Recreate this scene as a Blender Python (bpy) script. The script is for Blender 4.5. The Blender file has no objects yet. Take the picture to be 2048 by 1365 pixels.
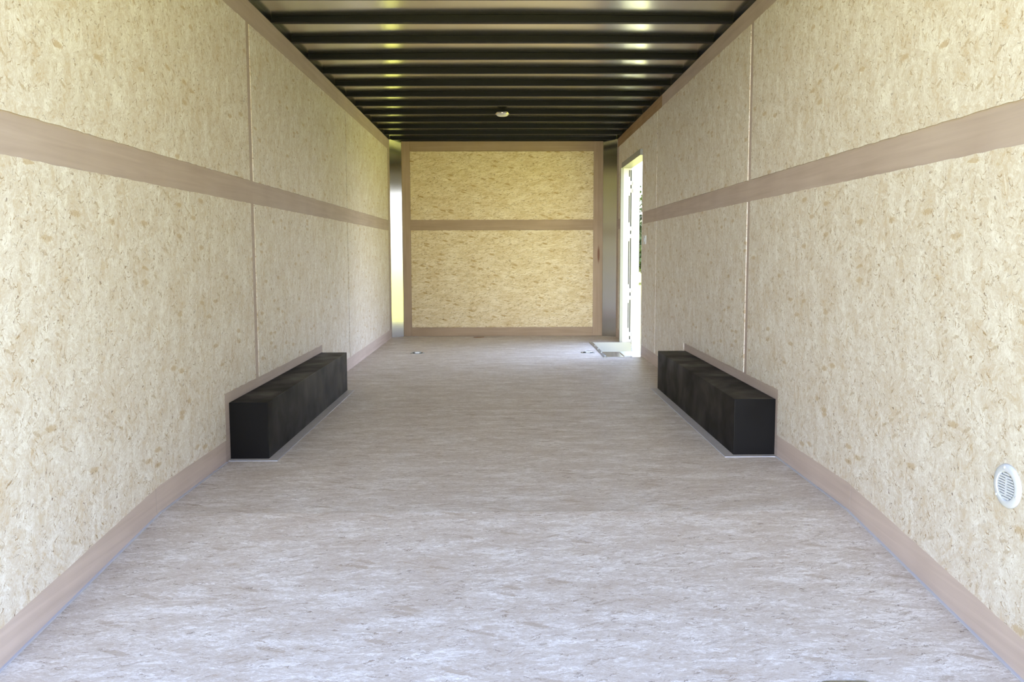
import bpy, bmesh, math, random
from mathutils import Vector, Matrix

S = bpy.context.scene
COL = S.collection
random.seed(7)

# ------------------------------------------------------------------ camera
CAM_H = 0.915
FPX, PITCH, YAW, ROLL = 1645.0, 5.08, 0.555, -0.15
cam_d = bpy.data.cameras.new('camera')
cam_d.sensor_width = 36.0
cam_d.lens = FPX / 2048 * 36.0
cam_d.shift_y = (653.2 - 682.5) / 2048
cam_d.clip_start = 0.05
cam_d.clip_end = 500
cam = bpy.data.objects.new('camera', cam_d)
COL.objects.link(cam)
p, y_, r_ = math.radians(PITCH), math.radians(YAW), math.radians(ROLL)
fw = Vector((math.sin(y_) * math.cos(p), math.cos(y_) * math.cos(p), -math.sin(p)))
rt = Vector((math.cos(y_), -math.sin(y_), 0))
up = rt.cross(fw)
rt2 = rt * math.cos(r_) + up * math.sin(r_)
up2 = -rt * math.sin(r_) + up * math.cos(r_)
m = Matrix((rt2, up2, -fw)).transposed().to_4x4()
m.translation = Vector((0, 0, CAM_H))
cam.matrix_world = m
S.camera = cam

# ------------------------------------------------------------------ colour management
S.view_settings.view_transform = 'Standard'
S.view_settings.look = 'None'
S.view_settings.gamma = 1
S.view_settings.use_curve_mapping = False
S.view_settings.exposure = 1.6

# ------------------------------------------------------------------ daylight sky
SKY, REAR_GLOW, SIDE_GLOW = 0.90, 8.0, 5.3
W = bpy.data.worlds.new('daylight_sky')
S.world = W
W.use_nodes = True
wn, wl = W.node_tree.nodes, W.node_tree.links
wn.clear()
wo = wn.new('ShaderNodeOutputWorld')
wb = wn.new('ShaderNodeBackground')
wg = wn.new('ShaderNodeTexCoord')
ws = wn.new('ShaderNodeSeparateXYZ')
wr = wn.new('ShaderNodeValToRGB')
wl.new(wg.outputs['Generated'], ws.inputs[0])
wl.new(ws.outputs['Z'], wr.inputs[0])
els = wr.color_ramp.elements            # hazy bright band low down, deeper blue overhead
els[0].position = 0.0
els[0].color = (1.0, 0.99, 0.98, 1)
els[1].position = 0.9
els[1].color = (0.30, 0.45, 0.82, 1)
e_ = els.new(0.16); e_.color = (0.86, 0.92, 1.0, 1)
e_ = els.new(0.35); e_.color = (0.50, 0.64, 0.95, 1)
# glow added low in the -Y sky to light the deep interior
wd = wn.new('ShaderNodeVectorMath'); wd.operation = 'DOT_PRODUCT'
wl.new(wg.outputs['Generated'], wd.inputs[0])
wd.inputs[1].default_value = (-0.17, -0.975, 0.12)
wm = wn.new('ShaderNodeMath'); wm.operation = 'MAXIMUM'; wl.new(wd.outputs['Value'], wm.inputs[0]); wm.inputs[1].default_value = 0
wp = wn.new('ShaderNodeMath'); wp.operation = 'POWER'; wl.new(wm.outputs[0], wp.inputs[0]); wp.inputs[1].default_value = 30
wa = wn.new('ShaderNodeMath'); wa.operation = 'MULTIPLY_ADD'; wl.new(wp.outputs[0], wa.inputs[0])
wa.inputs[1].default_value = REAR_GLOW; wa.inputs[2].default_value = SKY
wl.new(wr.outputs[0], wb.inputs[0])
# second glow added on the right-hand (+X) side, lighting through the side door
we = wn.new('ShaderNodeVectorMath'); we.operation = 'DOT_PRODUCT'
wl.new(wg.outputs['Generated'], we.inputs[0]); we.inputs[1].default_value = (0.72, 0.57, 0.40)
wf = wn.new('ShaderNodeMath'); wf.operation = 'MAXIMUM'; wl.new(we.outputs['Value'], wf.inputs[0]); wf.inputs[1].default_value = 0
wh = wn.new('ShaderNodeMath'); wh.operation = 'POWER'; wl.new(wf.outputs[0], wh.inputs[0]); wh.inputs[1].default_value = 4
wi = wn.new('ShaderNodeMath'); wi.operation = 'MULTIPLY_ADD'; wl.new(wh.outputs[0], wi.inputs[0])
wi.inputs[1].default_value = SIDE_GLOW; wl.new(wa.outputs[0], wi.inputs[2])
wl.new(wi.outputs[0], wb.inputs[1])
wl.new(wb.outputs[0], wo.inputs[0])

sun_d = bpy.data.lights.new('sun', 'SUN')
sun_d.energy = 12.0
sun_d.angle = math.radians(1.0)
sun_d.color = (1.0, 0.95, 0.86)
sun = bpy.data.objects.new('sun', sun_d)
COL.objects.link(sun)
el, az = math.radians(50), math.radians(-4)      # azimuth from +Y, negative = towards -X
sd = Vector((math.sin(az) * math.cos(el), math.cos(az) * math.cos(el), math.sin(el)))
sun.rotation_euler = sd.to_track_quat('Z', 'Y').to_euler()
sun.location = sd * 30

# ------------------------------------------------------------------ helpers
def ln(nt, a, b):
    nt.links.new(a, b)

def mat_new(name):
    mt = bpy.data.materials.new(name)
    mt.use_nodes = True
    nt = mt.node_tree
    nt.nodes.clear()
    out = nt.nodes.new('ShaderNodeOutputMaterial')
    b = nt.nodes.new('ShaderNodeBsdfPrincipled')
    ln(nt, b.outputs[0], out.inputs[0])
    return mt, nt, b

def simple(name, col, rough=0.5, metal=0.0, noise=0.0, nscale=20.0, spec=0.5):
    mt, nt, b = mat_new(name)
    b.inputs['Roughness'].default_value = rough
    b.inputs['Metallic'].default_value = metal
    b.inputs['Specular IOR Level'].default_value = spec
    if noise:
        g = nt.nodes.new('ShaderNodeNewGeometry')
        n = nt.nodes.new('ShaderNodeTexNoise')
        n.inputs['Scale'].default_value = nscale
        n.inputs['Detail'].default_value = 5
        ln(nt, g.outputs['Position'], n.inputs['Vector'])
        r = nt.nodes.new('ShaderNodeValToRGB')
        r.color_ramp.elements[0].position = 0.3
        r.color_ramp.elements[1].position = 0.7
        r.color_ramp.elements[0].color = tuple(c * (1 - noise) for c in col) + (1,)
        r.color_ramp.elements[1].color = tuple(min(1, c * (1 + noise)) for c in col) + (1,)
        ln(nt, n.outputs['Fac'], r.inputs[0])
        ln(nt, r.outputs[0], b.inputs['Base Color'])
    else:
        b.inputs['Base Color'].default_value = tuple(col) + (1,)
    return mt

def math_n(nt, op, a, b=None, c=None):
    n = nt.nodes.new('ShaderNodeMath')
    n.operation = op
    for i, v in enumerate((a, b, c)):
        if v is None: continue
        if isinstance(v, (int, float)): n.inputs[i].default_value = v
        else: ln(nt, v, n.inputs[i])
    return n.outputs[0]

def mixc(nt, fac, a, b, mode='MIX'):
    n = nt.nodes.new('ShaderNodeMix')
    n.data_type = 'RGBA'
    n.blend_type = mode
    if isinstance(fac, (int, float)): n.inputs[0].default_value = fac
    else: ln(nt, fac, n.inputs[0])
    for i, v in ((6, a), (7, b)):
        if isinstance(v, tuple): n.inputs[i].default_value = v if len(v) == 4 else v + (1,)
        else: ln(nt, v, n.inputs[i])
    return n.outputs[2]

def osb(name, plane, main_angle, base, light, tan, dark, contrast=1.0, dens=1.0, stretch=1.0, spread=1.0):
    """Oriented strand board: pale flat strands lying every way, a few tan chips, thin brown slivers.
    plane 'yz' walls, 'xy' floor, 'xz' front wall; main_angle = main strand direction from the u axis."""
    mt, nt, bs = mat_new(name)
    N = nt.nodes
    g = N.new('ShaderNodeNewGeometry')
    sx = N.new('ShaderNodeSeparateXYZ')
    ln(nt, g.outputs['Position'], sx.inputs[0])
    cb = N.new('ShaderNodeCombineXYZ')
    ax = {'yz': ('Y', 'Z'), 'xy': ('X', 'Y'), 'xz': ('X', 'Z')}[plane]
    ln(nt, sx.outputs[ax[0]], cb.inputs[0])
    ln(nt, sx.outputs[ax[1]], cb.inputs[1])

    def warp(scale, amount, detail=4):
        n = N.new('ShaderNodeTexNoise'); n.noise_dimensions = '2D'
        n.inputs['Scale'].default_value = scale; n.inputs['Detail'].default_value = detail
        n.inputs['Roughness'].default_value = 0.7
        ln(nt, cb.outputs[0], n.inputs['Vector'])
        sub = N.new('ShaderNodeVectorMath'); sub.operation = 'SUBTRACT'
        ln(nt, n.outputs['Color'], sub.inputs[0]); sub.inputs[1].default_value = (0.5, 0.5, 0.5)
        sc = N.new('ShaderNodeVectorMath'); sc.operation = 'SCALE'
        ln(nt, sub.outputs[0], sc.inputs[0]); sc.inputs['Scale'].default_value = amount
        ad = N.new('ShaderNodeVectorMath'); ad.operation = 'ADD'
        ln(nt, cb.outputs[0], ad.inputs[0]); ln(nt, sc.outputs[0], ad.inputs[1])
        return ad.outputs[0]
    soft = warp(16, 0.045)
    fine = warp(70, 0.012, 5)

    def strands(src, angle, length, width, off):
        mp = N.new('ShaderNodeMapping'); mp.vector_type = 'TEXTURE'
        mp.inputs['Rotation'].default_value = (0, 0, math.radians(main_angle + (angle - main_angle) * spread))
        mp.inputs['Location'].default_value = (off, off * 1.7, 0)
        mp.inputs['Scale'].default_value = (length * stretch, width, 1)
        ln(nt, src, mp.inputs['Vector'])
        v = N.new('ShaderNodeTexVoronoi'); v.voronoi_dimensions = '2D'
        v.inputs['Scale'].default_value = 1.0
        ln(nt, mp.outputs[0], v.inputs['Vector'])
        q = N.new('ShaderNodeSeparateColor')
        ln(nt, v.outputs['Color'], q.inputs[0])
        return q.outputs['Red'], q.outputs['Green'], v.outputs['Distance']

    def fibre(angle, L, Wd, detail=6, rough=0.72, vec=None):
        mp = N.new('ShaderNodeMapping'); mp.vector_type = 'TEXTURE'
        mp.inputs['Rotation'].default_value = (0, 0, math.radians(main_angle + (angle - main_angle) * spread))
        mp.inputs['Scale'].default_value = (L * stretch, Wd, 1)
        ln(nt, vec if vec is not None else soft, mp.inputs['Vector'])
        n = N.new('ShaderNodeTexNoise'); n.noise_dimensions = '2D'
        n.inputs['Scale'].default_value = 1; n.inputs['Detail'].default_value = detail
        n.inputs['Roughness'].default_value = rough
        ln(nt, mp.outputs[0], n.inputs['Vector'])
        return n.outputs['Fac']
    a = main_angle
    A = strands(fine, a + 10, 0.070, 0.016, 3.1)
    B = strands(fine, a - 50, 0.055, 0.014, 11.7)
    C = strands(fine, a + 60, 0.048, 0.013, 23.9)
    m1 = math_n(nt, 'GREATER_THAN', A[1], 0.5)
    m2 = math_n(nt, 'GREATER_THAN', B[1], 0.6)
    f1 = fibre(a, 0.020, 0.0055); f2 = fibre(a - 55, 0.020, 0.0055); f3 = fibre(a + 50, 0.020, 0.0055)
    def pick(x, y, z):
        k1 = N.new('ShaderNodeMix'); ln(nt, m1, k1.inputs[0]); ln(nt, x, k1.inputs[2]); ln(nt, y, k1.inputs[3])
        k2 = N.new('ShaderNodeMix'); ln(nt, m2, k2.inputs[0]); ln(nt, k1.outputs[0], k2.inputs[2]); ln(nt, z, k2.inputs[3])
        return k2.outputs[0]
    strand = pick(A[0], B[0], C[0])
    fib = pick(f1, f2, f3)
    cloud = fibre(a, 0.16, 0.09, 6, 0.62, cb.outputs[0])
    grain = fibre(a, 0.007, 0.0035, 4, 0.8, cb.outputs[0])
    t = math_n(nt, 'ADD', math_n(nt, 'MULTIPLY', strand, 0.13 * contrast),
               math_n(nt, 'ADD', math_n(nt, 'MULTIPLY', fib, 0.62),
                      math_n(nt, 'ADD', math_n(nt, 'MULTIPLY', cloud, 0.38), math_n(nt, 'MULTIPLY', grain, 0.34))))
    ramp = N.new('ShaderNodeValToRGB')
    ln(nt, t, ramp.inputs[0])
    e = ramp.color_ramp.elements
    e[0].position = 0.50; e[0].color = tan + (1,)
    e[1].position = 0.90; e[1].color = light + (1,)
    n1 = e.new(0.62); n1.color = tuple(0.35 * x + 0.65 * y for x, y in zip(tan, base)) + (1,)
    n2 = e.new(0.72); n2.color = base + (1,)
    col = ramp.outputs[0]

    def blot(Q, share, dist):
        """whole strands picked at random: 1 inside, ragged at the rim"""
        edge = math_n(nt, 'ADD', Q[2], math_n(nt, 'MULTIPLY', math_n(nt, 'SUBTRACT', grain, 0.5), 0.9))
        k = math_n(nt, 'MULTIPLY', math_n(nt, 'SUBTRACT', dist, edge), 9.0)
        k = math_n(nt, 'MINIMUM', math_n(nt, 'MAXIMUM', k, 0.0), 1.0)
        return math_n(nt, 'MULTIPLY', math_n(nt, 'GREATER_THAN', Q[0], 1 - share * dens), k)
    # wide tan chips and long pale chips
    for (an, L, Wd, off, share, c, o) in ((a - 75, 0.075, 0.026, 41.3, 0.045, tuple(0.94 * x for x in tan), 0.8),
                                          (a + 25, 0.055, 0.022, 47.9, 0.040, tuple(0.5 * (x + y) for x, y in zip(tan, base)), 0.8),
                                          (a + 5, 0.080, 0.010, 53.7, 0.020, tuple(min(1, 1.05 * x) for x in light), 0.55),
                                          (a + 80, 0.050, 0.014, 59.1, 0.020, tuple(0.8 * x for x in tan), 0.6)):
        col = mixc(nt, math_n(nt, 'MULTIPLY', blot(strands(fine, an, L, Wd, off), share, 0.42), o * contrast), col, c)
    # brown slivers, bark curls and specks in several directions
    mid = tuple(0.45 * x + 0.55 * y for x, y in zip(dark, tan))
    for (an, L, Wd, off, share, c, o, ds) in ((a + 4, 0.040, 0.0042, 61.3, 0.050, mid, 0.8, 0.42), (a - 42, 0.034, 0.0040, 67.9, 0.060, mid, 0.95, 0.42),
                                              (a + 50, 0.030, 0.0045, 83.1, 0.060, mid, 0.95, 0.42), (a - 12, 0.020, 0.0045, 91.7, 0.030, dark, 0.75, 0.40),
                                              (a + 88, 0.022, 0.0040, 97.7, 0.022, dark, 0.7, 0.40), (a + 30, 0.007, 0.0045, 103.7, 0.025, dark, 0.6, 0.36)):
        Q = strands(soft, an, L, Wd, off)
        f = math_n(nt, 'MULTIPLY', blot(Q, share, ds), math_n(nt, 'ADD', math_n(nt, 'MULTIPLY', Q[1], o * contrast), 0.12))
        col = mixc(nt, f, col, c)
    ln(nt, col, bs.inputs['Base Color'])
    bs.inputs['Roughness'].default_value = 0.55
    bs.inputs['Specular IOR Level'].default_value = 0.3
    bp = N.new('ShaderNodeBump')
    bp.inputs['Strength'].default_value = 0.2; bp.inputs['Distance'].default_value = 0.0015
    ln(nt, t, bp.inputs['Height']); ln(nt, bp.outputs[0], bs.inputs['Normal'])
    return mt

def plywood(name, plane, along, c1, c2, knot=None):
    mt, nt, bs = mat_new(name)
    N = nt.nodes
    g = N.new('ShaderNodeNewGeometry')
    mp = N.new('ShaderNodeMapping')
    s = {'x': (1.2, 26, 26), 'y': (26, 1.2, 26), 'z': (26, 26, 1.2)}[along]
    mp.inputs['Scale'].default_value = s
    ln(nt, g.outputs['Position'], mp.inputs['Vector'])
    n = N.new('ShaderNodeTexNoise'); n.inputs['Scale'].default_value = 1.6; n.inputs['Detail'].default_value = 6
    n.inputs['Distortion'].default_value = 0.6
    ln(nt, mp.outputs[0], n.inputs['Vector'])
    n2 = N.new('ShaderNodeTexNoise'); n2.inputs['Scale'].default_value = 4.0; n2.inputs['Detail'].default_value = 3
    ln(nt, g.outputs['Position'], n2.inputs['Vector'])
    t = math_n(nt, 'ADD', math_n(nt, 'MULTIPLY', n.outputs['Fac'], 0.6), math_n(nt, 'MULTIPLY', n2.outputs['Fac'], 0.4))
    r = N.new('ShaderNodeValToRGB')
    r.color_ramp.elements[0].position = 0.36; r.color_ramp.elements[0].color = c1 + (1,)
    r.color_ramp.elements[1].position = 0.64; r.color_ramp.elements[1].color = c2 + (1,)
    ln(nt, t, r.inputs[0])
    col = r.outputs[0]
    if knot:
        sub = N.new('ShaderNodeVectorMath'); sub.operation = 'SUBTRACT'
        ln(nt, g.outputs['Position'], sub.inputs[0]); sub.inputs[1].default_value = knot
        mp2 = N.new('ShaderNodeMapping'); mp2.inputs['Scale'].default_value = (60, 1, 9)
        ln(nt, sub.outputs[0], mp2.inputs['Vector'])
        le = N.new('ShaderNodeVectorMath'); le.operation = 'LENGTH'
        ln(nt, mp2.outputs[0], le.inputs[0])
        f = math_n(nt, 'MAXIMUM', math_n(nt, 'SUBTRACT', 1.0, le.outputs['Value']), 0.0)
        col = mixc(nt, math_n(nt, 'MINIMUM', math_n(nt, 'MULTIPLY', f, 1.6), 0.8), col, (0.16, 0.055, 0.025))
    ln(nt, col, bs.inputs['Base Color'])
    bs.inputs['Roughness'].default_value = 0.6
    bs.inputs['Specular IOR Level'].default_value = 0.3
    return mt

class MB:
    """collects shapes and links them as one mesh object"""
    def __init__(self): self.bm = bmesh.new()
    def box(self, x0, x1, y0, y1, z0, z1, bev=0.0):
        b = bmesh.new()
        bmesh.ops.create_cube(b, size=1)
        for v in b.verts:
            v.co = Vector(((x0 + x1) / 2 + v.co.x * (x1 - x0), (y0 + y1) / 2 + v.co.y * (y1 - y0), (z0 + z1) / 2 + v.co.z * (z1 - z0)))
        if bev:
            bmesh.ops.bevel(b, geom=b.edges[:], offset=bev, segments=2, affect='EDGES', profile=0.6)
        self._merge(b); return self
    def prism(self, pts, axis, a0, a1, bev=0.0):
        """polygon pts in the two other axes, extruded along axis from a0 to a1"""
        b = bmesh.new()
        def mk(u, v, a):
            return {'x': (a, u, v), 'y': (u, a, v), 'z': (u, v, a)}[axis]
        lo = [b.verts.new(mk(u, v, a0)) for u, v in pts]
        hi = [b.verts.new(mk(u, v, a1)) for u, v in pts]
        n = len(pts)
        b.faces.new(lo); b.faces.new(list(reversed(hi)))
        for i in range(n):
            j = (i + 1) % n
            b.faces.new((lo[j], lo[i], hi[i], hi[j]))
        bmesh.ops.recalc_face_normals(b, faces=b.faces[:])
        if bev:
            bmesh.ops.bevel(b, geom=b.edges[:], offset=bev, segments=2, affect='EDGES')
        self._merge(b); return self
    def lathe(self, prof, M, seg=48, close=True):
        """profile (radius, height) turned round local Z and placed by matrix M"""
        b = bmesh.new()
        rings = []
        for r, h in prof:
            if r < 1e-6: rings.append([b.verts.new((0, 0, h))])
            else: rings.append([b.verts.new((r * math.cos(2 * math.pi * k / seg), r * math.sin(2 * math.pi * k / seg), h)) for k in range(seg)])
        for A, B in zip(rings, rings[1:]):
            for k in range(seg):
                j = (k + 1) % seg
                if len(A) == 1 and len(B) == 1: continue
                if len(A) == 1: b.faces.new((A[0], B[j], B[k]))
                elif len(B) == 1: b.faces.new((A[k], A[j], B[0]))
                else: b.faces.new((A[k], A[j], B[j], B[k]))
        bmesh.ops.recalc_face_normals(b, faces=b.faces[:])
        bmesh.ops.transform(b, matrix=M, verts=b.verts[:])
        for f in b.faces: f.smooth = True
        self._merge(b); return self
    def tube(self, pts, r, seg=10, closed=False):
        b = bmesh.new(); rings = []
        n = len(pts)
        for i, q in enumerate(pts):
            q = Vector(q)
            if closed: t = Vector(pts[(i + 1) % n]) - Vector(pts[i - 1])
            else: t = Vector(pts[min(i + 1, n - 1)]) - Vector(pts[max(i - 1, 0)])
            t.normalize()
            s = t.cross(Vector((0, 0, 1)) if abs(t.z) < 0.9 else Vector((1, 0, 0))).normalized()
            w = t.cross(s)
            rings.append([b.verts.new(q + (s * math.cos(2 * math.pi * k / seg) + w * math.sin(2 * math.pi * k / seg)) * r) for k in range(seg)])
        prs = list(zip(rings, rings[1:]))
        if closed: prs.append((rings[-1], rings[0]))
        for A, B in prs:
            for k in range(seg):
                j = (k + 1) % seg
                f = b.faces.new((A[k], A[j], B[j], B[k])); f.smooth = True
        if not closed:
            b.faces.new(rings[0]); b.faces.new(list(reversed(rings[-1])))
        bmesh.ops.recalc_face_normals(b, faces=b.faces[:])
        self._merge(b); return self
    def _merge(self, b):
        me = bpy.data.meshes.new('tmp'); b.to_mesh(me); b.free()
        self.bm.from_mesh(me); bpy.data.meshes.remove(me)
    def build(self, name, mat, parent=None):
        me = bpy.data.meshes.new(name)
        self.bm.to_mesh(me); self.bm.free()
        me.materials.append(mat)
        o = bpy.data.objects.new(name, me)
        COL.objects.link(o)
        if parent is not None:
            o.parent = parent
            if parent.type == 'EMPTY' and parent.location.length > 0:
                me.transform(Matrix.Translation(-Vector(parent.location)))
        return o

def tag(o, label=None, cat=None, group=None, kind=None):
    if label: o['label'] = label
    if cat: o['category'] = cat
    if group: o['group'] = group
    if kind: o['kind'] = kind
    return o

def thing(name, label, cat, loc, group=None):
    o = bpy.data.objects.new(name, None)
    o.empty_display_size = 0.05
    o.location = loc
    COL.objects.link(o)
    return tag(o, label, cat, group)

def jag(u0, u1, v, step=0.03, amp=0.0016):
    """slightly ragged sawn edge from u0 to u1 at height v"""
    n = max(2, int(abs(u1 - u0) / step))
    return [(u0 + (u1 - u0) * k / n, v + (random.uniform(-amp, amp) if 0 < k < n else 0)) for k in range(n + 1)]

# ------------------------------------------------------------------ materials
BASE = (0.67, 0.615, 0.55)
LIGHT = (0.84, 0.815, 0.775)
TAN = (0.56, 0.43, 0.27)
DARK = (0.16, 0.09, 0.04)
M_osb_side = osb('strand_board_side', 'yz', 72, BASE, LIGHT, TAN, DARK, 0.95, 0.9)
M_osb_front = osb('strand_board_front', 'xz', 6, (0.66, 0.54, 0.32), (0.80, 0.70, 0.50), (0.50, 0.34, 0.14), DARK, 1.15, 1.3, 1.2, 0.25)
M_osb_floor = osb('strand_board_floor', 'xy', 2, (0.55, 0.48, 0.42), (0.78, 0.735, 0.70), (0.41, 0.32, 0.245), (0.13, 0.09, 0.06), 0.8, 0.8, 1.6, 0.28)
M_ply_h = plywood('birch_plywood_along_wall', 'yz', 'y', (0.425, 0.342, 0.305), (0.505, 0.418, 0.38))
M_ply_base = plywood('brightened_plywood_baseboard', 'yz', 'y', (0.50, 0.41, 0.37), (0.60, 0.50, 0.455))  # wall plywood lightened in colour to make up for dim light low down
M_ply_x = plywood('birch_plywood_across', 'xz', 'x', (0.33, 0.235, 0.15), (0.41, 0.30, 0.20))
M_ply_v = plywood('birch_plywood_upright', 'xz', 'z', (0.35, 0.25, 0.165), (0.42, 0.31, 0.215), (1.045, 9.1, 0.90))
M_black_paint = simple('black_frame_paint', (0.0035, 0.0045, 0.0075), 0.45, 0, 0.25, 8, 0.2)
M_box, nt, b = mat_new('black_steel_cover')          # semi-gloss black with rubbed smudges
gg = nt.nodes.new('ShaderNodeNewGeometry'); n = nt.nodes.new('ShaderNodeTexNoise')
n.inputs['Scale'].default_value = 4.5; n.inputs['Detail'].default_value = 3; n.inputs['Distortion'].default_value = 0.4
ln(nt, gg.outputs['Position'], n.inputs['Vector'])
b.inputs['Base Color'].default_value = (0.0050, 0.0045, 0.005, 1)
b.inputs['Specular IOR Level'].default_value = 0.15
ln(nt, math_n(nt, 'MULTIPLY_ADD', n.outputs['Fac'], 0.7, 0.14), b.inputs['Roughness'])
M_alu_roof = simple('bare_aluminium_roof', (0.74, 0.73, 0.70), 0.19, 1.0, 0.03, 3)
# thin sheet never lies dead flat: a faint quilting
nt = M_alu_roof.node_tree
gg = nt.nodes.new('ShaderNodeNewGeometry'); n = nt.nodes.new('ShaderNodeTexNoise')
n.inputs['Scale'].default_value = 2.2; n.inputs['Detail'].default_value = 1
ln(nt, gg.outputs['Position'], n.inputs['Vector'])
bp = nt.nodes.new('ShaderNodeBump'); bp.inputs['Strength'].default_value = 1.0; bp.inputs['Distance'].default_value = 0.004
ln(nt, n.outputs['Fac'], bp.inputs['Height'])
ln(nt, bp.outputs[0], [q for q in nt.nodes if q.type == 'BSDF_PRINCIPLED'][0].inputs['Normal'])
M_alu = simple('mill_aluminium', (0.72, 0.73, 0.74), 0.22, 1.0)
M_alu_corner = simple('polished_corner_aluminium', (0.50, 0.50, 0.50), 0.13, 1.0)
M_alu_well = simple('white_coated_steel', (0.40, 0.40, 0.41), 0.45)
M_frame = simple('grey_frame_aluminium', (0.30, 0.31, 0.32), 0.45, 0.3)
M_zinc = simple('zinc_plated_steel', (0.45, 0.47, 0.48), 0.35, 1.0, 0.15, 60)
M_white_plastic = simple('white_plastic', (0.66, 0.70, 0.78), 0.4)
M_white_skin = simple('white_painted_skin', (0.82, 0.82, 0.82), 0.3)
M_caulk = simple('pale_sealant', (0.50, 0.50, 0.55), 0.5)
M_flash = simple('grey_flashing', (0.44, 0.405, 0.39), 0.5, 0, 0.08, 30)
M_dark = simple('dark_cavity', (0.02, 0.02, 0.022), 0.8)
M_chrome = simple('chrome', (0.75, 0.72, 0.66), 0.12, 1.0)
M_lens = simple('milky_lens', (0.72, 0.72, 0.68), 0.25)
M_handle = simple('black_latch', (0.03, 0.03, 0.035), 0.4)

HW = 1.22          # half the inner width
Y0, Y1 = 1.78, 9.10    # open rear edge, front wall
KY = 2.85          # where the floor begins to slope down to the rear
SL = 0.095
def fz(y): return 0.0 if y >= KY else -(KY - y) * SL
TOP = 2.13
DY0, DY1, DZ = 7.30, 8.43, 1.775     # side door opening

# ------------------------------------------------------------------ floor
f = MB()
f.box(-1.30, 1.30, KY, 7.583, -0.04, 0)
f.box(-1.30, 1.30, 7.583, 7.587, -0.04, -0.004)
f.box(-1.30, 0.905, 7.587, 8.40, -0.04, 0)
f.box(-1.30, 1.30, 8.40, 9.20, -0.04, 0)
floor = tag(f.build('floor', M_osb_floor), kind='structure')
# the well side needs the floor cut away in front of the door: sheet beside the well
f = MB().prism([(Y0, fz(Y0)), (KY, 0), (KY, -0.04), (Y0, fz(Y0) - 0.04)], 'x', -1.30, 1.30)
f.build('sloped_rear_panel', M_osb_floor, floor)

# ------------------------------------------------------------------ side walls
def bottom(ya, yb):      # foot of the strand board, 10 cm above the floor line
    pts = []
    n = max(2, int((yb - ya) / 0.03))
    for k in range(n + 1):
        y = ya + (yb - ya) * k / n
        pts.append((y, 0.10 + fz(y) + random.uniform(-0.0012, 0.0012)))
    return pts

def side_wall(side):
    s = -1 if side == 'left' else 1
    xin, xply, xout = s * HW, s * (HW + 0.004), s * (HW + 0.08)
    def bx(mb, xa, xb, *r, **k): return mb.box(min(xa, xb), max(xa, xb), *r, **k)
    w = MB()
    if side == 'left':
        bx(w, xply, xout, Y0, 9.2, -0.25, TOP)
    else:
        bx(w, xply, xout, Y0, DY0, -0.25, TOP)
        bx(w, xply, xout, DY1, 9.2, -0.25, TOP)
        bx(w, xply, xout, DY0, DY1, DZ, TOP)
    wall = tag(w.build('wall_' + side, M_ply_h), kind='structure')
    g1a, g1b, s2a, s2b, s2c, s2d = ((4.018, 4.075, 6.470, 6.482, 6.49, 8.765) if side == 'left' else (4.098, 4.150, 6.607, 6.617, 6.625, 8.80))
    end2 = s2a
    # upper strand boards
    def panel(pts, nm='wall_panel'):
        mb = MB().prism(pts, 'x', min(xin, xply), max(xin, xply))
        return mb.build(nm, M_osb_side, wall)
    ut, ub = (2.015, 1.268) if side == 'left' else (2.035, 1.275)
    rb = 1.158 if side == 'left' else 1.168
    def upper(a, b): panel(jag(a, b, ub) + list(reversed(jag(a, b, ut))))
    upper(Y0, g1a); upper(g1b, s2a)
    if side == 'left': upper(s2c, s2d)
    else:
        panel(jag(s2c, DY0, ub)[:-1] + [(DY0, ub), (DY0, DZ), (DY1, DZ), (DY1, ub)] + jag(DY1, s2d, ub)[1:] + list(reversed(jag(s2c, s2d, ut))))
    # lower strand boards; notched round the wheel box
    n0, n1, nz = (3.56, 5.50, 0.306) if side == 'left' else (3.615, 5.55, 0.306)
    panel(bottom(Y0, n0)[:-1] + [(n0, 0.1), (n0, nz)] + jag(n0, g1a, nz)[1:] + list(reversed(jag(Y0, g1a, rb))))
    panel([(g1b, nz)] + jag(g1b, n1, nz)[1:] + [(n1, 0.1)] + bottom(n1, s2a)[1:] + list(reversed(jag(g1b, s2a, rb))))
    if side == 'left':
        panel(bottom(s2c, s2d) + list(reversed(jag(s2c, s2d, rb))))
    else:
        panel(bottom(s2c, DY0) + list(reversed(jag(s2c, DY0, rb))))
        panel(bottom(DY1, s2d) + list(reversed(jag(DY1, s2d, rb))))
    # baseboards, thin plywood planted on the wall
    xb = s * (HW + 0.002)
    def base(ya, yb):
        n = 8
        lo = [(ya + (yb - ya) * k / n, fz(ya + (yb - ya) * k / n) + 0.001) for k in range(n + 1)]
        hi = [(y, z + 0.0985) for y, z in reversed(lo)]
        o = MB().prism(lo + hi, 'x', min(xb, xply), max(xb, xply)).build('baseboard_' + side, M_ply_base)
        tag(o, kind='structure')
    base(Y0, KY - 0.02); base(KY - 0.017, n0 - 0.003)
    if side == 'left': base(n1 + 0.004, 8.90)
    else:
        base(n1 + 0.004, DY0); base(DY1, 8.90)
    # pale sealant bead where wall meets floor
    c = MB()
    for ya, yb in ((Y0, KY), (KY, n0)):
        za, zb = fz(ya), fz(yb)
        x0, x1 = sorted((s * (HW + 0.002), s * (HW - 0.005)))
        c.prism([(ya, za + 0.0005), (yb, zb + 0.0005), (yb, zb + 0.0045), (ya, za + 0.0045)], 'x', x0, x1)
    tag(c.build('trim_1' if side == 'left' else 'trim_2', M_caulk), kind='structure')
    # black steel top rail above the boards
    c = MB()
    bx(c, s * (HW + 0.004), xout, Y0, 9.2, TOP, TOP + 0.09)
    c.build('top_rail', M_black_paint, wall)
    # wheel box surround: flashing on the floor, with a raised lip
    return wall, (n0, n1, nz)

wall_l, notch_l = side_wall('left')
wall_r, notch_r = side_wall('right')

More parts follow.
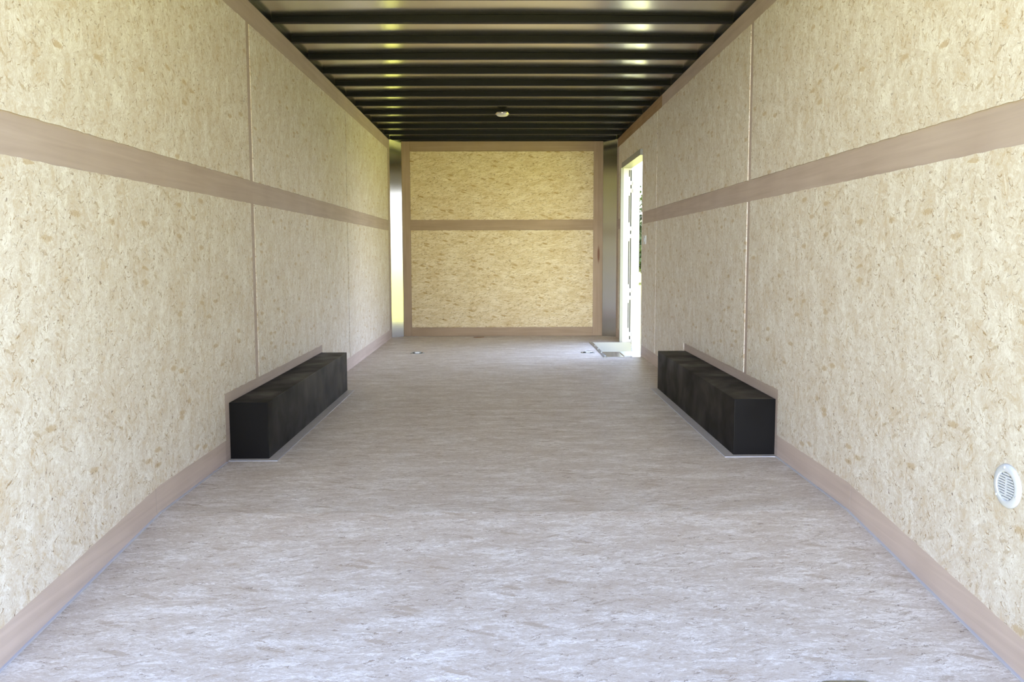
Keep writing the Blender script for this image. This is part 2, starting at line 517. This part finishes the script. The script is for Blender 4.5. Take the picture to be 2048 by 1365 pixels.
MB().box(HW + 0.0025, HW + 0.0045, 6.46, 8.90, 2.037, 2.13).build('trim_board', plywood('brown_plywood', 'yz', 'y', (0.26, 0.16, 0.085), (0.36, 0.235, 0.13)), wall_r)

# ------------------------------------------------------------------ front wall with metal corners
w = MB().box(-1.115, 1.092, Y1 + 0.006, Y1 + 0.09, -0.04, 2.132)
wall_f = tag(w.build('wall_front', M_ply_x), kind='structure')
def fpanel(z0, z1):
    pts = jag(-1.020, 0.984, z0) + [(x, z) for x, z in reversed(jag(-1.020, 0.984, z1))]
    MB().prism(pts, 'y', Y1 - 0.003, Y1 + 0.006).build('wall_panel', M_osb_front, wall_f)
fpanel(0.098, 1.167); fpanel(1.283, 2.022)
MB().box(-1.115, -1.022, Y1 - 0.001, Y1 + 0.006, 0.001, 2.13).build('side_board', M_ply_v, wall_f)
MB().box(0.986, 1.092, Y1 - 0.001, Y1 + 0.006, 0.001, 2.13).build('side_board', M_ply_v, wall_f)
MB().box(-1.0205, 0.9845, Y1 - 0.002, Y1 + 0.006, 0.001, 0.096).build('baseboard_front', M_ply_x, wall_f)
MB().box(-1.3, 1.3, Y1 - 0.01, Y1 + 0.09, 2.134, 2.159).build('top_header', M_black_paint, wall_f)

def corner(s, xa, ya, xb, yb, n):
    """thin bent metal sheet closing the corner from the side wall (xa,ya) to the front wall (xb,yb)"""
    pts = []
    pts = [(xa, ya), (xb, yb)]
    back = [(x, y + 0.05) for x, y in reversed(pts)]
    o = MB().prism(pts + back, 'z', 0.0005, 2.135).build('trim_%d' % n, M_alu_corner)
    tag(o, kind='structure')
corner(-1, -1.226, 8.96, -1.108, 9.052, 3)
corner(1, 1.226, 8.965, 1.086, 9.056, 4)

# ------------------------------------------------------------------ roof sheet
def rz(x): return 2.1605 + 0.0085 * (1 - (x / 1.22) ** 2)
NX = 24
pts = [(-1.30 + 2.60 * k / NX, rz(-1.30 + 2.60 * k / NX)) for k in range(NX + 1)]
mb = MB()
gx = [mb.bm.verts.new((x, yy, z)) for yy in (Y0, 9.2) for x, z in pts]
for k in range(NX):
    q = mb.bm.faces.new((gx[k], gx[k + 1], gx[NX + 2 + k], gx[NX + 1 + k]))
    q.smooth = True
    if q.normal.z > 0: q.normal_flip()
prof = [(x, z + 0.001) for x, z in pts] + [(x, z + 0.03) for x, z in reversed(pts)]
mb.prism(prof, 'y', Y0, 9.2)
tag(mb.build('ceiling', M_alu_roof), kind='structure')

# ------------------------------------------------------------------ roof bows
BOWS = 18
xs = [-1.218 + 2.436 * k / NX for k in range(NX + 1)]
def bow_mesh():
    """shallow rectangular steel bow; its top follows the crowned roof sheet"""
    b = MB()
    cr = [(-0.042, 0.006), (-0.0405, 0.0018), (-0.038, 0.0), (-0.004, 0.0), (-0.0015, 0.0018), (0.0, 0.006)]
    vs = []
    for x in xs:
        zb_ = TOP + 0.001
        row = [b.bm.verts.new((x, y, zb_ + z)) for y, z in cr]
        row += [b.bm.verts.new((x, 0.0, rz(x) - 0.0008)), b.bm.verts.new((x, -0.042, rz(x) - 0.0008))]
        vs.append(row)
    for A, B in zip(vs, vs[1:]):
        for k in range(8):
            j = (k + 1) % 8
            b.bm.faces.new((A[k], A[j], B[j], B[k]))
    b.bm.faces.new(vs[0]); b.bm.faces.new(list(reversed(vs[-1])))
    bmesh.ops.recalc_face_normals(b.bm, faces=b.bm.faces[:])
    return b
ORD = ['first', 'second', 'third', 'fourth', 'fifth', 'sixth', 'seventh', 'eighth', 'ninth', 'tenth', 'eleventh', 'twelfth', 'thirteenth',
       'fourteenth', 'fifteenth', 'sixteenth', 'seventeenth', 'eighteenth']
first = bow_mesh().build('roof_bow', M_black_paint)
for k in range(BOWS):
    o = first if k == 0 else first.copy()
    if k: COL.objects.link(o)
    o.location = (0, 9.02 - 0.4103 * k, 0)
    extra = ''
    if k == 0: extra = ', just above the front wall'
    if k == 4: extra = ', holding the round dome light'
    tag(o, 'black steel roof bow across the ceiling, %s counted from the front wall' % ORD[k], 'roof beam', 'black roof bows across the ceiling')

# ------------------------------------------------------------------ dome light
DL = (-0.009, 7.262, TOP - 0.002)
dl = thing('dome_light', 'small round dome light with chrome rim under the dark ceiling', 'light', DL)
M = Matrix.Translation(Vector(DL)) @ Matrix.Rotation(math.pi, 4, 'X')
MB().lathe([(0, 0), (0.060, 0), (0.061, 0.004), (0.0615, 0.010), (0.058, 0.014), (0.052, 0.0145), (0, 0.0145)], M).build('rim', M_chrome, dl)
MB().lathe([(0.052, 0.014), (0.050, 0.020), (0.042, 0.0265), (0.028, 0.030), (0, 0.0315)], M).build('lens', M_lens, dl)
MB().box(-0.05, 0.032, 7.23, 7.338, TOP - 0.002, TOP + 0.004).build('mounting_plate', M_black_paint, dl)

# ------------------------------------------------------------------ wheel boxes
def wheel_box(side):
    s = -1 if side == 'left' else 1
    ya, yb = (3.622, 5.478) if side == 'left' else (3.652, 5.50)
    xin = -1.053 if side == 'left' else 1.037
    z1 = 0.257
    n0, n1, nz = notch_l if side == 'left' else notch_r
    lab = ('long black steel wheel box along the left wall' if side == 'left' else 'long black steel wheel box along the right wall, below the side door')
    if side == 'right': lab = 'long black steel wheel box along the right wall with smudged top'
    t = thing('wheel_well_box', lab, 'wheel box', ((s * HW + xin) / 2, (ya + yb) / 2, 0), 'black wheel well boxes')
    x0, x1 = sorted((s * (HW + 0.0038), xin))
    MB().box(x0, x1, ya, yb, 0.0005, z1, bev=0.003).build('cover', M_box, t)
    # grey flashing lying on the floor round the box
    fw_ = 0.046
    xo = xin - s * fw_
    pts = [(xin, ya), (xin, yb - 0.0), (xo, yb - 0.01), (xo, ya - 0.035), (s * (HW + 0.002), ya - 0.035), (s * (HW + 0.002), ya)]
    MB().prism(pts, 'z', 0.0004, 0.0028).build('floor_flashing', M_flash, t)
    c = MB()
    a, b_ = sorted((xo, xo - s * 0.002)); c.box(a, b_, ya - 0.035, yb - 0.012, 0.0004, 0.0035)
    a, b_ = sorted((xo - s * 0.002, s * (HW + 0.002))); c.box(a, b_, ya - 0.038, ya - 0.035, 0.0004, 0.0035)
    c.build('sealant_bead', M_caulk, t)
wheel_box('left'); wheel_box('right')

# ------------------------------------------------------------------ round wall vent
VC = Vector((HW, 1.940, 0.349))
vt = thing('round_vent', 'round white slotted plastic vent on the right wall', 'vent', tuple(VC))
M = Matrix.Translation(VC) @ Matrix.Rotation(-math.pi / 2, 4, 'Y')
MB().lathe([(0.034, 0.002), (0.0345, 0.0065), (0.038, 0.0070), (0.046, 0.0062), (0.0525, 0.0035), (0.0545, 0.0), (0.034, 0.0)], M).build('flange', M_white_plastic, vt)
MB().lathe([(0, 0.0003), (0.034, 0.0003)], M).build('cavity', M_dark, vt)
g = MB()
def loc(u, v, d):            # u along wall (+Y), v up, d into the room
    return (VC.x - d, VC.y + u, VC.z + v)
R_ = 0.0345
pitch_ = 0.0066
for k in range(-5, 6):
    v0, v1 = k * pitch_ - 0.0023 + pitch_ / 2, k * pitch_ + 0.0023 + pitch_ / 2
    vm = max(abs(v0), abs(v1))
    if vm >= R_: continue
    hw = math.sqrt(R_ ** 2 - vm ** 2)
    g.box(VC.x - 0.0058, VC.x - 0.0015, VC.y - hw, VC.y + hw, VC.z + v0, VC.z + v1)
g.box(VC.x - 0.0056, VC.x - 0.001, VC.y - 0.0028, VC.y + 0.0028, VC.z - 0.022, VC.z + 0.022)
g.build('slats', M_white_plastic, vt)
for k in range(3):
    a = math.radians(80 + 120 * k)
    c = loc(0.0455 * math.cos(a), 0.0455 * math.sin(a), 0.006)
    Ms = Matrix.Translation(Vector(c)) @ Matrix.Rotation(-math.pi / 2, 4, 'Y')
    MB().lathe([(0.0038, -0.001), (0.0036, 0.0012), (0.0022, 0.0022), (0, 0.0025)], Ms, 16).build('screw', M_white_plastic, vt)

# ------------------------------------------------------------------ floor tie-down rings
def tie_down(x, y, label, rot=0.0):
    z = fz(y)
    t = thing('tie_down_ring', label, 'tie-down', (x, y, z + 0.0004), 'recessed floor tie-down rings')
    W2, D2, r = 0.061, 0.052, 0.018
    def rr(w2, d2, r):
        out = []
        for cx_, cy_, a0 in ((w2 - r, d2 - r, 0), (-(w2 - r), d2 - r, 90), (-(w2 - r), -(d2 - r), 180), (w2 - r, -(d2 - r), 270)):
            for k in range(7):
                a = math.radians(a0 + 15 * k)
                out.append((x + cx_ + r * math.cos(a), y + cy_ + r * math.sin(a)))
        return out
    o = MB().prism(rr(W2, D2, r), 'z', z + 0.0004, z + 0.003).build('plate', M_zinc, t)
    MB().prism(rr(W2 - 0.016, D2 - 0.012, 0.012), 'z', z + 0.003, z + 0.0034).build('pan', M_dark, t)
    ring = []
    for k in range(25):
        a = math.pi * k / 24
        ring.append((x + 0.032 * math.cos(a), y - 0.008 + 0.030 * math.sin(a), z + 0.010))
    ring.append((x - 0.032, y - 0.022, z + 0.010)); ring.append((x + 0.032, y - 0.022, z + 0.010))
    MB().tube(ring, 0.0055, 10, closed=True).build('ring', M_zinc, t)
    MB().box(x - 0.022, x + 0.022, y - 0.030, y - 0.014, z + 0.003, z + 0.0175, bev=0.002).build('strap', M_zinc, t)
    for sx_ in (-1, 1):
        MB().lathe([(0.005, 0), (0.0045, 0.002), (0, 0.003)], Matrix.Translation(Vector((x + sx_ * 0.052, y, z + 0.003))), 12).build('screw', M_zinc, t)
    if y < KY:   # lies on the sloping rear floor
        t.rotation_euler = (math.atan(SL), 0, 0)
    return t
tie_down(-0.797, 7.53, 'recessed steel tie-down ring in the far floor, left side')
tie_down(0.771, 7.52, 'recessed steel tie-down ring in the far floor, beside the step well')
tie_down(0.80, 1.800, 'recessed tie-down ring in the near floor, cut off by the bottom edge')

# ------------------------------------------------------------------ step well at the side door
sw = thing('step_well', 'recessed white step well in the floor at the side door', 'step', (1.06, 8.0, 0))
WX, WY0, WY1, WB = 0.905, 7.545, 8.40, -0.22
MB().box(WX, 1.305, WY1 - 0.004, WY1, WB, -0.0005).build('far_side', M_alu_well, sw)
MB().box(WX, 1.305, WY0, WY0 + 0.004, WB, -0.0005).build('near_side', M_alu_well, sw)
MB().box(WX, WX + 0.004, WY0 + 0.004, WY1 - 0.004, WB, -0.0005).build('inner_side', M_alu_well, sw)
MB().box(WX, 1.305, WY0, WY1, WB - 0.006, WB).build('tread', M_alu, sw)
MB().box(WX - 0.030, WX + 0.002, 7.16, WY1 + 0.01, 0.0004, 0.004).build('edge_strip', M_zinc, sw)
MB().prism([(WX + 0.003, 7.17), (1.215, 7.17), (1.215, WY0 + 0.002), (WX + 0.003, WY0 + 0.002)], 'z', 0.0004, 0.0045).build('threshold_plate', M_alu, sw)
MB().prism([(1.06, 7.19), (1.13, 7.19), (1.13, 7.50), (1.06, 7.50)], 'z', 0.0046, 0.012).build('corner_bracket', M_zinc, sw)
for k in range(5):
    yy = 7.25 + 0.27 * k
    MB().lathe([(0.007, 0), (0.006, 0.002), (0, 0.003)], Matrix.Translation(Vector((WX - 0.014, yy, 0.004))), 12).build('screw', M_chrome, sw)

# ------------------------------------------------------------------ side door
d1 = bpy.data.objects.new('door_1', None); d1.location = (1.30, DY1, 0); COL.objects.link(d1)
tag(d1, kind='structure')
fr = MB()
# inner angle frame: head and far jamb stand a little into the room
fr.box(HW - 0.022, HW + 0.082, DY0 - 0.004, DY1 + 0.012, DZ - 0.004, DZ + 0.050)
fr.box(HW - 0.030, HW - 0.002, DY1 - 0.004, DY1 + 0.030, -0.02, DZ + 0.0)
fr.build('inner_frame', M_frame, d1)
fj = MB()
fj.box(HW - 0.001, HW + 0.085, DY1 - 0.003, DY1 + 0.004, -0.24, DZ - 0.005)
fj.box(HW - 0.001, HW + 0.085, DY0 - 0.002, DY0 + 0.003, -0.24, DZ - 0.005)
fj.build('jamb', M_white_skin, d1)
MB().box(HW + 0.0, HW + 0.085, DY0 + 0.003, WY0 - 0.001, -0.24, 0.004).build('sill', M_alu, d1)
# the slab folded back outside, 14 degrees off the wall
import math as _m
ang = _m.radians(12.6)
HP = Vector((HW + 0.108, DY1 + 0.004, 0))
def door_pt(u, t, z):    # u along the door from the hinge, t thickness direction
    return Vector((HP.x + u * _m.sin(ang) + t * _m.cos(ang), HP.y + u * _m.cos(ang) - t * _m.sin(ang), z))
def door_box(u0, u1, t0, t1, z0, z1, nm, mat, bev=0.0):
    mb = MB().box(u0, u1, t0, t1, z0, z1, bev=bev)
    for v in mb.bm.verts: v.co = door_pt(v.co.x, v.co.y, v.co.z)
    bmesh.ops.recalc_face_normals(mb.bm, faces=mb.bm.faces[:])
    return mb.build(nm, mat, d1)
door_box(0.012, 0.93, -0.025, 0.0, -0.20, 1.76, 'door_slab', M_white_skin, 0.004)
door_box(0.010, 0.028, -0.0265, 0.0015, -0.20, 1.76, 'edge_strip', M_alu)
door_box(0.89, 0.93, -0.040, -0.0255, 0.760, 0.885, 'handle', M_handle, 0.003)
HZ = (1.585, 1.125, 0.495, 0.045)
sl = MB()                                     # rubber seal down the jamb, broken at the hinge knuckles
def seg(x0, x1, cuts):
    z = 1.752
    for a_, b_ in cuts:
        sl.box(x0, x1, DY1 - 0.008, DY1 - 0.0031, a_, z); z = b_
    sl.box(x0, x1, DY1 - 0.008, DY1 - 0.0031, -0.2, z)
seg(HW + 0.068, HW + 0.079, [(h + c + 0.021, h + c - 0.021) for h in HZ for c in (0.038, -0.038)])
seg(HW + 0.052, HW + 0.0605, [(h + 0.10, h - 0.09) for h in HZ])
sl.build('door_seal', simple('grey_rubber', (0.045, 0.047, 0.05), 0.7), d1)
for z in HZ:
    hg = MB()
    for dz in (-0.038, 0.038):
        c = Vector((HP.x - 0.010, HP.y - 0.012, z + dz))
        hg.lathe([(0, -0.022), (0.011, -0.022), (0.011, 0.022), (0, 0.022)], Matrix.Translation(c), 14)
        hg.box(c.x - 0.010, c.x - 0.002, c.y - 0.040, c.y, c.z - 0.022, c.z + 0.022)
    hg.build('hinge', M_white_skin, d1)

# light switch beside the door
ls = thing('light_switch', 'small white light switch beside the side door', 'switch', (HW, 7.13, 1.03))
MB().box(HW - 0.006, HW, 7.075, 7.188, 0.990, 1.066, bev=0.002).build('plate', M_white_plastic, ls)
MB().box(HW - 0.011, HW - 0.006, 7.115, 7.145, 1.013, 1.043, bev=0.0015).build('rocker', M_white_plastic, ls)

# wood sliver lying on the far floor
sv = MB().prism([(-0.335, 8.93), (-0.30, 8.95), (-0.235, 8.955), (-0.215, 8.94), (-0.26, 8.925), (-0.31, 8.915)], 'z', 0.0005, 0.006)
tag(sv.build('wood_sliver', simple('brown_sliver', (0.22, 0.11, 0.05), 0.7)), 'brown wood sliver on the floor near the front wall', 'wood scrap')

# ------------------------------------------------------------------ outdoors
GZ = -0.60
# unseen rear ramp door, added to dim and yellow light on the near walls
rp = MB().prism([(Y0 - 0.03, fz(Y0) - 0.012), (Y0 - 0.03, fz(Y0) - 0.06), (-0.38, GZ + 0.009), (-0.38, GZ + 0.055)], 'x', -1.20, 1.20)
tag(rp.build('door_2', simple('added_ramp_boards', (0.30, 0.23, 0.11), 0.8, 0, 0.2, 12)), kind='structure')
mt, nt, b = mat_new('lawn')
gg = nt.nodes.new('ShaderNodeNewGeometry')
n = nt.nodes.new('ShaderNodeTexNoise'); n.inputs['Scale'].default_value = 3; n.inputs['Detail'].default_value = 8
ln(nt, gg.outputs['Position'], n.inputs['Vector'])
r = nt.nodes.new('ShaderNodeValToRGB')
r.color_ramp.elements[0].position = 0.35; r.color_ramp.elements[0].color = (0.29, 0.29, 0.05, 1)
r.color_ramp.elements[1].position = 0.7; r.color_ramp.elements[1].color = (0.50, 0.46, 0.09, 1)
ln(nt, n.outputs['Fac'], r.inputs[0]); ln(nt, r.outputs[0], b.inputs['Base Color'])
b.inputs['Roughness'].default_value = 0.9
b.inputs['Specular IOR Level'].default_value = 0.1
tag(MB().box(-90, 90, -60, 120, GZ - 0.5, GZ).build('ground', mt), kind='structure')
tag(MB().box(-3.2, 3.2, -7.0, 1.6, GZ, GZ + 0.004).build('bounce_pad', simple('bounce_pad_tan', (0.27, 0.215, 0.085), 0.9, 0, 0.4, 40)), kind='structure')  # unseen tan pad added behind the trailer to yellow the light bounced inside

M_leaf = simple('tree_leaves', (0.055, 0.085, 0.022), 0.6, 0, 0.5, 0.8)
M_bark = simple('tree_bark', (0.10, 0.075, 0.05), 0.9, 0, 0.3, 3)
def tree(x, y, h, label, seed):
    rnd = random.Random(seed)
    t = thing('tree', label, 'tree', (x, y, GZ), 'trees beyond the side door')
    pts = [(x + rnd.uniform(-.1, .1) * k * 0.3, y, GZ + h * 0.14 * k) for k in range(6)]
    tr = MB().tube(pts, h * 0.022, 9)
    for k in range(6):
        a = rnd.uniform(0, 6.28); z0 = GZ + h * rnd.uniform(0.3, 0.6)
        tr.tube([(x, y, z0), (x + math.cos(a) * h * .1, y + math.sin(a) * h * .1, z0 + h * .1), (x + math.cos(a) * h * .2, y + math.sin(a) * h * .2, z0 + h * .22)], h * 0.009, 6)
    tr.build('trunk', M_bark, t)
    cr = MB(); bm = cr.bm
    blobs = [(x + rnd.gauss(0, h * .12), y + rnd.gauss(0, h * .12), GZ + h * rnd.uniform(.22, .86), h * rnd.uniform(.12, .19)) for _ in range(16)]
    for (bx_, by_, bz_, br_) in blobs:
        for _ in range(260):
            d = Vector((rnd.gauss(0, 1), rnd.gauss(0, 1), rnd.gauss(0, 1))).normalized() * br_ * rnd.uniform(.7, 1.08)
            c = Vector((bx_, by_, bz_)) + d
            e1 = Vector((rnd.gauss(0, 1), rnd.gauss(0, 1), rnd.gauss(0, 1))).normalized()
            e2 = e1.cross(Vector((rnd.gauss(0, 1), rnd.gauss(0, 1), rnd.gauss(0, 1)))).normalized()
            s = h * 0.028 * rnd.uniform(.6, 1.2)
            bm.faces.new([bm.verts.new(c + e1 * s), bm.verts.new(c + e2 * s * .6), bm.verts.new(c - e1 * s), bm.verts.new(c - e2 * s * .6)])
    cr.build('crown', M_leaf, t)
for (x, y, h, lab) in ((7.15, 42, 5.0, 'leafy tree standing on the lawn, seen through the side door'),
                       (11.5, 41, 5.4, 'leafy tree right of the one seen through the side door'),
                       (16, 36, 6.0, 'taller leafy tree at the right end of the tree row'),
                       (20, 20, 6.5, 'nearest leafy tree at the right edge of the lawn')):
    tree(x, y, h, lab, int(x * 10))
